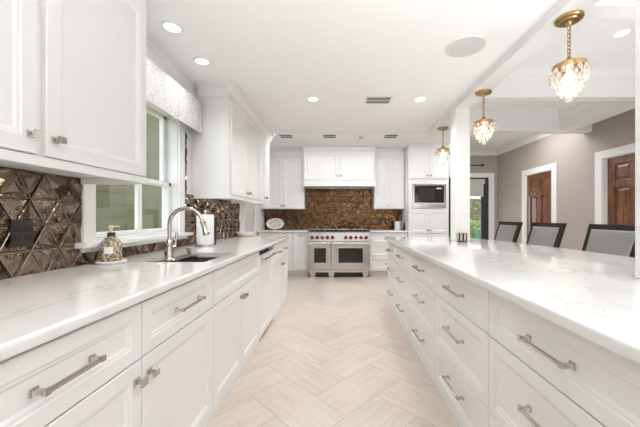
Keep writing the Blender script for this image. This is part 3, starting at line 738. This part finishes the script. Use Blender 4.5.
def oven(x0, x1, w0, w1):
    d = MB().box(x0, x1, RY - .012, RY + .03, .165, .708, .006).build('oven_door', 'stainless', rg)
    fr_ = MB(); z0, z1 = .295, .58
    fr_.loft([[(w0 - q, RY - .012 - h, z0 - q), (w1 + q, RY - .012 - h, z0 - q), (w1 + q, RY - .012 - h, z1 + q), (w0 - q, RY - .012 - h, z1 + q)] for q, h in ((.012, 0), (.012, .004), (.004, .005), (0, .001))], False, False)
    fr_.build('window_frame', 'stainless', d)
    MB().box(w0 - .003, w1 + .003, RY - .0135, RY - .005, z0 - .003, z1 + .003).build('window', 'black_glass', d)
    h = MB().tube([(x0 + .012, RY - .068, .678), (x1 - .012, RY - .068, .678)], .017, 14)
    for x in (x0 + .04, x1 - .04): h.tube([(x, RY - .01, .678), (x, RY - .068, .678)], .010, 10)
    h.build('handle', 'stainless', d, True)
oven(-.600, -.155, -.483, -.256); oven(-.149, .600, -.008, .466)
MB().box(-.605, .605, RY - .004, RY + .05, .105, .160, .004).build('drip_panel', 'stainless', rg)
for x in (-.52, -.15, .52):
    lg = MB().loft([[(x + a * q, RY + .05 + b_ * q, z) for a, b_ in ((-1, -1), (1, -1), (1, 1), (-1, 1))] for q, z in ((.058, .107), (.056, .07), (.046, .05), (.044, .0))])
    lg.build('leg', 'stainless', rg)
for x in (-.535, .535): MB().tube([(x, 6.5, 0), (x, 6.5, .11)], .025, 12).build('leg', 'black_metal', rg)
MB().box(-.60, .60, RY + .10, RY + .12, .0, .108).build('kick_plate', 'black_metal', rg)
MB().box(-RX, RX, RY + .06, YB - .02, .885, .905, .002).build('cooktop', 'black_metal', rg)
for k in range(4):
    x0 = -.595 + k * .2985; x1 = x0 + .292; gt = MB()
    for y in (RY + .09, RY + .33, RY + .60): gt.box(x0, x1, y, y + .014, .910, .924, .002)
    for q in (0, .094, .187, .278): gt.box(x0 + q, x0 + q + .014, RY + .09, RY + .614, .912, .924, .002)
    for q in (x0, x1 - .014):
        for y in (RY + .09, RY + .60): gt.box(q, q + .014, y, y + .014, .905, .912)
    gt.build('grate', 'black_metal', rg)
MB().box(-RX, RX, YB - .06, YB - .02, .905, .922, .003).build('back_riser', 'stainless', rg)

# ------------------------------------------------------------------ sink, tap and things on the worktop
sk = thing('sink', ((SX0 + SX1) / 2, 2.08, .66), 'dark steel double bowl sink set under the white worktop', 'sink')
def bowl(y0, y1, zb, name='bowl'):
    mb = MB(); a0, a1 = SX0 + .10, SX1 - .002; t = .003
    mb.box(a0 - t, a0, y0 - t, y1 + t, zb, .8785).box(a1, a1 + t, y0 - t, y1 + t, zb, .8785).box(a0, a1, y0 - t, y0, zb, .8785).box(a0, a1, y1, y1 + t, zb, .8785)
    mb.box(a0 - t, a1 + t, y0 - t, y1 + t, zb - t, zb)
    b_ = mb.build(name, 'sink_steel', sk)
    MB().lathe([(.04, 0), (.04, .003), (.028, .004), (.02, .001)], ((a0 + a1) / 2, (y0 + y1) / 2, zb), seg=20).build('drain', 'chrome', b_, True)
bowl(SY0 + .003, 2.055, .67); bowl(2.075, SY1 - .003, .67)
MB().box(SX0 + .001, SX0 + .098, SY0 + .001, SY1 - .001, .89, .9, .003).build('deck', 'sink_steel', sk)
MB().box(SX0 + .101, SX1 - .004, 2.0585, 2.0715, .70, .872, .004).build('divider', 'chrome', sk)

fx, fy = -1.125, 1.99
ZF = .9
fc = thing('faucet', (fx, fy, ZF), 'polished nickel gooseneck faucet with pull-down spray behind the sink', 'faucet')
MB().lathe([(.036, .0005), (.036, .006), (.030, .012), (.027, .03), (.029, .06), (.024, .075), (.021, .10), (.024, .115), (.021, .13), (.0165, .14), (.0165, .15)], (fx, fy, ZF), seg=24).build('base', 'nickel', fc, True)
pts = [(fx, fy, ZF + .145), (fx, fy, ZF + .24)]
for k in range(1, 15):
    a = PI - k / 14 * PI * .94; pts.append((fx + .108 + .108 * math.cos(a), fy + .01 * k / 14, ZF + .24 + .108 * math.sin(a)))
MB().tube(pts, .0125, 16).build('spout', 'nickel', fc, True)
e = Vector(pts[-1]); dn = (e - Vector(pts[-2])).normalized()
MB().lathe([(.0125, -.005), (.019, .0), (.019, .010), (.0155, .018), (.0165, .04), (.022, .075), (.024, .085), (.020, .095), (.006, .096)], e, dn, 20).build('spray_head', 'nickel', fc, True)
hh = MB().tube([(fx, fy + .01, ZF + .085), (fx + .01, fy + .055, ZF + .09)], .011, 12).tube([(fx + .01, fy + .05, ZF + .085), (fx + .012, fy + .056, ZF + .12), (fx + .014, fy + .06, ZF + .185)], [.011, .007, .009], 12)
hh.build('lever', 'nickel', fc, True)
ag = MB().lathe([(.024, .0005), (.024, .006), (.019, .008), (.019, .045), (.021, .047), (.021, .056), (.016, .062), (.002, .063)], (-1.142, 2.285, ZF), seg=20)
tag(ag.build('air_gap_cap', 'nickel', off=(-1.142, 2.285, ZF), smooth=True), 'short nickel cylinder cap right of the faucet at the sink edge', 'sink fitting')

sx, sy = -1.355, 1.785
ty = MB().lathe([(.072, .0005), (.078, .006), (.078, .016), (.074, .019), (.070, .016), (.002, .015)], (sx, sy, CT), seg=36)
tag(ty.build('soap_tray', 'marble_tray', off=(sx, sy, CT), smooth=True), 'small round white tray under the gold patterned soap bottle', 'tray')
sp = thing('soap_dispenser', (sx, sy, CT + .0165), 'gold patterned soap bottle with a cream pump, on the tray by the window', 'soap dispenser')
zb = CT + .0165
MB().lathe([(.046, 0), (.052, .006), (.053, .02), (.053, .095), (.050, .11), (.036, .128), (.024, .138), (.019, .145)], (sx, sy, zb), seg=36).build('bottle', 'soap_print', sp, True)
MB().lathe([(.0195, .143), (.0205, .145), (.0205, .165), (.018, .168)], (sx, sy, zb), seg=24).build('collar', 'outlet_bronze', sp, True)
MB().lathe([(.011, .167), (.008, .172), (.008, .192), (.013, .194), (.013, .206), (.008, .209)], (sx, sy, zb), seg=20).tube([(sx - .012, sy, zb + .2), (sx + .04, sy, zb + .203), (sx + .05, sy, zb + .196)], [.006, .005, .004], 10).build('pump', 'cream_pump', sp, True)
lb = MB()
for k in range(2): pass
rings = []
for z in (.045, .085):
    rings.append([(sx + .0538 * math.cos(t), sy + .0538 * math.sin(t), zb + z) for t in [(-92 + q * 6) * PI / 180 for q in range(9)]])
lb.loft(rings, False, False, False); lb.build('paper_label', 'paper', sp)

px, py = -1.265, 2.84
pt = thing('paper_towel_holder', (px, py, CT), 'chrome paper towel holder with a white roll, right of the faucet', 'paper towel holder')
MB().lathe([(.085, .0005), (.088, .004), (.088, .014), (.08, .018), (.003, .018)], (px, py, CT), seg=32).build('base', 'chrome', pt, True)
MB().lathe([(.007, .017), (.007, .315), (.014, .318), (.016, .328), (.010, .338), (.002, .34)], (px, py, CT), seg=16).build('rod', 'chrome', pt, True)
MB().lathe([(.021, .0185), (.074, .0185), (.076, .022), (.076, .295), (.074, .299), (.021, .299), (.021, .0185)], (px, py, CT), seg=40, cap=False).build('paper_roll', 'paper', pt, True)
MB().tube([(px + .087, py + .02, CT + .012), (px + .087, py + .02, CT + .26)], .006, 10).build('tension_arm', 'black_metal', pt, True)

bw = MB().lathe([(.06, .0005), (.065, .006), (.10, .025), (.125, .06), (.128, .066), (.122, .066), (.09, .03), (.05, .014), (.002, .012)], (-1.31, 4.2, CT), seg=36)
tag(bw.build('oval_bowl', 'cream_ceramic', off=(-1.31, 4.2, CT), smooth=True), 'shallow white bowl at the far end of the sink worktop', 'bowl')

# oval platter leaning on the tile
pc = Vector((-1.40, 6.585, CT + .128)); tilt = math.radians(14)
un = Vector((1, 0, 0)); vn = Vector((0, math.sin(tilt), math.cos(tilt))); nn = un.cross(vn)
if nn.y > 0: nn = -nn
pl = thing('platter', (-1.40, 6.6, CT), 'oval cream platter leaning against the tile left of the range', 'platter')
def oval(prof):
    rings = []
    for s_, h in prof:
        rings.append([pc + un * .195 * s_ * (1 + .015 * math.cos(8 * t)) * math.cos(t) + vn * .125 * s_ * (1 + .015 * math.cos(8 * t)) * math.sin(t) + nn * h for t in [2 * PI * k / 64 for k in range(64)]])
    return MB().loft(rings)
oval([(.55, -.012), (.95, .004), (1.0, .012), (.98, .016), (.72, .0), (.70, -.002)]).build('rim', 'white_ceramic', pl, True)
oval([(.69, -.004), (.70, -.001), (.62, .001), (.1, .0012)]).build('painted_centre', 'platter_paint', pl)

# white pitcher
qx, qy = 1.255, 6.42
pi_ = thing('pitcher', (qx, qy, CT), 'white pitcher with a handle on the worktop right of the range', 'pitcher')
MB().lathe([(.06, .0005), (.068, .004), (.07, .03), (.066, .12), (.070, .17), (.076, .185), (.072, .186), (.064, .165), (.06, .02), (.002, .012)], (qx, qy, CT), seg=32).build('body', 'white_ceramic', pi_, True)
MB().tube([(qx + .064, qy, CT + .155), (qx + .10, qy, CT + .16), (qx + .118, qy, CT + .12), (qx + .11, qy, CT + .07), (qx + .066, qy, CT + .045)], .0085, 10).build('handle', 'white_ceramic', pi_, True)
rk = MB().tube([(1.368, 6.3, CT + .0005), (1.368, 6.3, CT + .14)], [.02, .017], 14).lathe([(.011, 0), (.013, .02), (.008, .03)], (1.368, 6.3, CT + .14), seg=14)
tag(rk.build('pepper_mill', 'dark_wood', off=(1.368, 6.3, CT), smooth=True), 'small dark mill beside the white pitcher', 'pepper mill')

# candle holder on the island
m = mat('mosaic_glass', rough=0.15); N, L, b = nt(m)
tc = N.new('ShaderNodeTexCoord'); sp_ = N.new('ShaderNodeSeparateXYZ'); L.new(tc.outputs['Object'], sp_.inputs[0])
at = N.new('ShaderNodeMath'); at.operation = 'ARCTAN2'; L.new(sp_.outputs[0], at.inputs[0]); L.new(sp_.outputs[1], at.inputs[1])
mu_ = N.new('ShaderNodeMath'); mu_.operation = 'MULTIPLY'; mu_.inputs[1].default_value = 8; L.new(at.outputs[0], mu_.inputs[0])
si = N.new('ShaderNodeMath'); si.operation = 'SINE'; L.new(mu_.outputs[0], si.inputs[0])
r = ramp(N, [(0.3, (0.62, 0.52, 0.44)), (0.42, (0.30, 0.07, 0.06)), (0.62, (0.02, 0.018, 0.015))])
ad = N.new('ShaderNodeMath'); ad.operation = 'MULTIPLY_ADD'; ad.inputs[1].default_value = .5; ad.inputs[2].default_value = .45; L.new(si.outputs[0], ad.inputs[0])
L.new(ad.outputs[0], r.inputs[0]); L.new(r.outputs[0], b.inputs['Base Color'])
cx, cy = 1.375, 3.345
ch = thing('candle_holder', (cx, cy, CT), 'small dark and red striped candle holder on the island before the column', 'candle holder')
MB().lathe([(.046, .012), (.051, .016), (.051, .095), (.049, .097), (.046, .095), (.045, .02), (.002, .018)], (cx, cy, CT), seg=32).build('glass', 'mosaic_glass', ch, True)
MB().lathe([(.052, .0005), (.053, .004), (.052, .014), (.046, .016)], (cx, cy, CT), seg=32).build('base', 'black_metal', ch, True)
MB().lathe([(.04, .02), (.04, .06), (.03, .062), (.002, .06)], (cx, cy, CT), seg=24).build('candle', 'paper', ch, True)

# ------------------------------------------------------------------ counter chairs
def make_chair(x, y, label):
    """x = seat centre, chair faces -x (towards the island)"""
    t = thing('counter_chair', (x, y, 0), label, 'chair', 'dark framed counter chairs')
    hw = .245; zs = .66
    MB().box(x - .23, x + .20, y - hw + .005, y + hw - .005, zs - .01, zs + .075, .025, 3).build('seat', 'grey_fabric', t, True)
    MB().box(x - .22, x + .20, y - hw + .01, y + hw - .01, zs - .07, zs - .011, .004).build('seat_frame', 'dark_wood', t)
    B = lambda z: x + .195 + (z - .70) * .30
    fr_ = MB(); z0, z1 = .68, 1.125
    for s_ in (-1, 1):
        ring = []
        for z in (z0, z1):
            wo = hw - .0 + .012 * (z - z0) / (z1 - z0); q0 = y + s_ * wo; q1 = y + s_ * (wo - .045)
            ring.append([(B(z), q0, z), (B(z), q1, z), (B(z) + .032, q1, z), (B(z) + .032, q0, z)])
        fr_.loft(ring)
    for za, zb_ in ((z1 - .045, z1), (z0 + .06, z0 + .10)):
        fr_.loft([[(B(za), y - hw - .008, za), (B(za) + .032, y - hw - .008, za), (B(za) + .032, y + hw + .008, za), (B(za), y + hw + .008, za)],
                  [(B(zb_), y - hw - .010, zb_), (B(zb_) + .032, y - hw - .010, zb_), (B(zb_) + .032, y + hw + .010, zb_), (B(zb_), y + hw + .010, zb_)]])
    fr_.build('back_frame', 'dark_wood', t)
    bk = MB(); za, zb_ = z0 + .101, z1 - .046; rings = []
    for e_, k in ((0, .010), (0, -.004), (.012, -.012), (.03, -.014)):
        rings.append([(B(za + e_) + k, y - hw + .042 + e_, za + e_), (B(za + e_) + k, y + hw - .042 - e_, za + e_), (B(zb_ - e_) + k, y + hw - .036 - e_, zb_ - e_), (B(zb_ - e_) + k, y - hw + .036 + e_, zb_ - e_)])
    bk.loft([[(p[0] + .024 - .010, p[1], p[2]) for p in rings[0]]] + rings); bk.build('backrest', 'grey_fabric', t)
    for s_ in (-1, 1):
        MB().loft([[(x - .20 + a * q, y + s_ * .215 + b_ * q, z) for a, b_ in ((-1, -1), (1, -1), (1, 1), (-1, 1))] for q, z in ((.016, 0), (.022, zs - .071))]).build('leg', 'dark_wood', t)
        MB().loft([[(x + ox + a * q, y + s_ * .22 + b_ * q, z) for a, b_ in ((-1, -1), (1, -1), (1, 1), (-1, 1))] for q, z, ox in ((.016, 0, .25), (.021, .4, .19), (.022, .70, .21))]).build('leg', 'dark_wood', t)
        MB().box(x - .19, x + .19, y + s_ * .215 - .01, y + s_ * .215 + .01, .26, .285, .003).build('stretcher', 'dark_wood', t)
    MB().box(x - .215, x - .185, y - .20, y + .20, .22, .25, .003).build('foot_rail', 'dark_wood', t)
    return t
ch0 = make_chair(2.005, 2.535, 'dark framed grey counter chair nearest the camera, beside the right column')
copy_tree(ch0, (2.005, 3.36, 0), 'middle dark framed grey counter chair, in front of the far wooden door')
copy_tree(ch0, (2.005, 4.10, 0), 'farthest dark framed grey counter chair, nearest the glass door')

# ------------------------------------------------------------------ pendants
def make_pendant(x, y, zt, label):
    t = thing('pendant_lamp', (x, y, zt), label, 'pendant lamp', 'brass crystal pendants over the island')
    MB().lathe([(.076, -.001), (.076, -.010), (.070, -.017), (.055, -.018), (.048, -.026), (.02, -.030), (.012, -.045), (.004, -.05)], (x, y, zt), seg=40).build('canopy', 'brass', t, True)
    cn = MB(); z = zt - .05; k = 0
    while z > zt - .262:
        cn.torus((x, y, z - .013), (1, 0, 0) if k % 2 else (0, 1, 0), .011, .0028, 14, 6, ((0, 0, 1), 1.5)); z -= .024; k += 1
    cn.tube([(x + .004, y, zt - .04), (x + .004, y, zt - .272)], .0018, 6)
    cn.build('chain', 'brass', t, True)
    zr = zt - .302
    MB().lathe([(.006, .056), (.012, .05), (.022, .044), (.03, .03), (.034, .018), (.05, .015), (.080, .010), (.090, .008), (.090, -.021), (.086, -.023), (.083, -.021), (.083, .002), (.02, .004)], (x, y, zr), seg=40).build('band', 'brass', t, True)
    MB().lathe([(.012, .01), (.012, -.03), (.028, -.055), (.03, -.075), (.02, -.098), (.003, -.105)], (x, y, zr), seg=20).build('bulb', 'bulb', t, True)
    first = None
    tiers = [(.098, -.032, 15, 2), (.076, -.098, 12, 1), (.062, -.130, 10, 1), (.040, -.162, 6, 1), (.012, -.192, 3, 1)]
    for R, h, cnt, rows in tiers:
        tr_ = MB().torus((x, y, zr + h + .012), (0, 0, 1), R - .006, .002, 32, 6).build('crystal_tier', 'brass', t, True)
        for row in range(rows):
            for q in range(cnt):
                a = 2 * PI * (q + .5 * row) / cnt; rr = R - .004 * row
                p = Vector((x + rr * math.cos(a), y + rr * math.sin(a), zr + h - row * .030))
                if first is None:
                    mbc = MB(); seg = 6
                    mbc.loft([[Vector((x, y, zt)) + Vector((r_ * math.cos(2 * PI * s_ / seg), r_ * math.sin(2 * PI * s_ / seg), z_)) for s_ in range(seg)] for r_, z_ in ((.0015, .012), (.007, .006), (.0125, -.012), (.009, -.024), (.001, -.032))])
                    first = mbc.build('crystal', 'crystal', t); c = first; c.parent = tr_
                else:
                    c = first.copy(); COL.objects.link(c); c.parent = tr_
                W[c.name] = W[t.name]
                c.location = p - Vector((x, y, zt)); c.rotation_euler = (0, 0, a)
    ll = bpy.data.lights.new('pendant_bulb', 'POINT'); ll.energy = 2.0; ll.color = (1, .88, .74); ll.shadow_soft_size = .05
    lo = bpy.data.objects.new('pendant_bulb_light', ll); COL.objects.link(lo); lo.parent = t; lo.location = (0, 0, zr - .135 - zt)
    W[lo.name] = W[t.name]
    return t
ZP = 2.433
p0 = make_pendant(1.438, 1.875, ZP, 'brass crystal pendant nearest the camera, largest of the row')
copy_tree(p0, (1.438, 2.985, ZP), 'middle brass crystal pendant just right of the white column top')
copy_tree(p0, (1.450, 4.19, ZP), 'farthest brass crystal pendant, left of the white column')

# ------------------------------------------------------------------ ceiling fittings
def downlight(x, y, z, label, pw=11):
    t = thing('recessed_light', (x, y, z), label, 'ceiling light', 'round recessed ceiling lights')
    MB().lathe([(.068, -.0005), (.066, -.005), (.053, -.007), (.051, -.003), (.051, -.0005)], (x, y, z), seg=36, cap=False).build('trim_ring', 'white_plastic', t, True)
    MB().lathe([(.051, -.0008), (.0505, -.004), (.03, -.0045)], (x, y, z), seg=36).build('lens', 'lamp_lens', t, True)
    l = bpy.data.lights.new('recessed_bulb', 'AREA'); l.shape = 'DISK'; l.size = .12; l.energy = pw; l.color = (1, .985, .965); l.spread = math.radians(130)
    o = bpy.data.objects.new('recessed_bulb', l); COL.objects.link(o); o.parent = t; o.location = (0, 0, -.012)
downlight(-1.15, 2.07, ZK, 'recessed ceiling light nearest the camera, above the sink side worktop', 1.8)
downlight(-1.15, 2.52, ZK, 'recessed ceiling light in front of the plain side of the wall cabinet', 2.5)
downlight(-.288, 3.33, ZK, 'recessed ceiling light left of the square ceiling vent')
downlight(.90, 3.33, ZK, 'recessed ceiling light right of the square ceiling vent')
downlight(2.44, 2.59, ZD, 'recessed ceiling light in the coffer right of the nearest pendant')

sk_ = thing('ceiling_speaker', (.97, 2.31, ZK), 'large round flush ceiling speaker left of the long beam', 'speaker')
MB().lathe([(.150, -.0005), (.150, -.005), (.144, -.008), (.142, -.006)], (.97, 2.31, ZK), seg=48, cap=False).build('ring', 'white_plastic', sk_, True)
MB().lathe([(.142, -.0008), (.142, -.0055), (.05, -.0065)], (.97, 2.31, ZK), seg=48).build('grille', 'speaker_grille', sk_, True)

def vent(x, y, z, sx_, sy_, label, rows, group='ceiling air vents'):
    t = thing('air_vent', (x, y, z), label, 'air vent', group)
    fr_ = MB(); b_ = .02
    fr_.box(x - sx_, x + sx_, y - sy_, y - sy_ + b_, z - .006, z - .0005, .001).box(x - sx_, x + sx_, y + sy_ - b_, y + sy_, z - .006, z - .0005, .001)
    fr_.box(x - sx_, x - sx_ + b_, y - sy_, y + sy_, z - .006, z - .0005, .001).box(x + sx_ - b_, x + sx_, y - sy_, y + sy_, z - .006, z - .0005, .001)
    fr_.build('frame', 'white_plastic', t)
    MB().box(x - sx_ + b_, x + sx_ - b_, y - sy_ + b_, y + sy_ - b_, z - .002, z - .0006).build('duct', 'dark_gap', t)
    sl = MB(); n_ = rows
    for k in range(n_):
        q = x - sx_ + b_ + (k + .5) * (2 * sx_ - 2 * b_) / n_
        sl.obox((q, y, z - .006), (0, 1, 0), (1, 0, .5), (-.5, 0, 1), sy_ - b_, .005, .0012)
    MB().box(x - sx_ + b_, x + sx_ - b_, y - .006, y + .006, z - .0075, z - .0022).build('cross_bar', 'white_plastic', t)
    sl.build('louvre', 'speaker_grille', t)
vent(.44, 3.36, ZK, .15, .11, 'white louvred ceiling vent between the two far recessed lights', 12)
vent(-.95, 5.38, ZR, .13, .13, 'small ceiling vent at the left, above the tall wall cabinet', 5)
vent(-.17, 5.38, ZR, .13, .13, 'small ceiling vent in front of the range hood', 5)
vent(.93, 5.38, ZR, .13, .13, 'small ceiling vent at the right, in front of the tall wall cabinet', 5)
sd_ = MB().lathe([(.045, -.0005), (.045, -.012), (.03, -.03), (.01, -.034)], (.40, 5.45, ZR), seg=24)
tag(sd_.build('sprinkler_head', 'nickel', off=(.40, 5.45, ZR), smooth=True), 'small round ceiling sprinkler right of the hood vent', 'sprinkler')
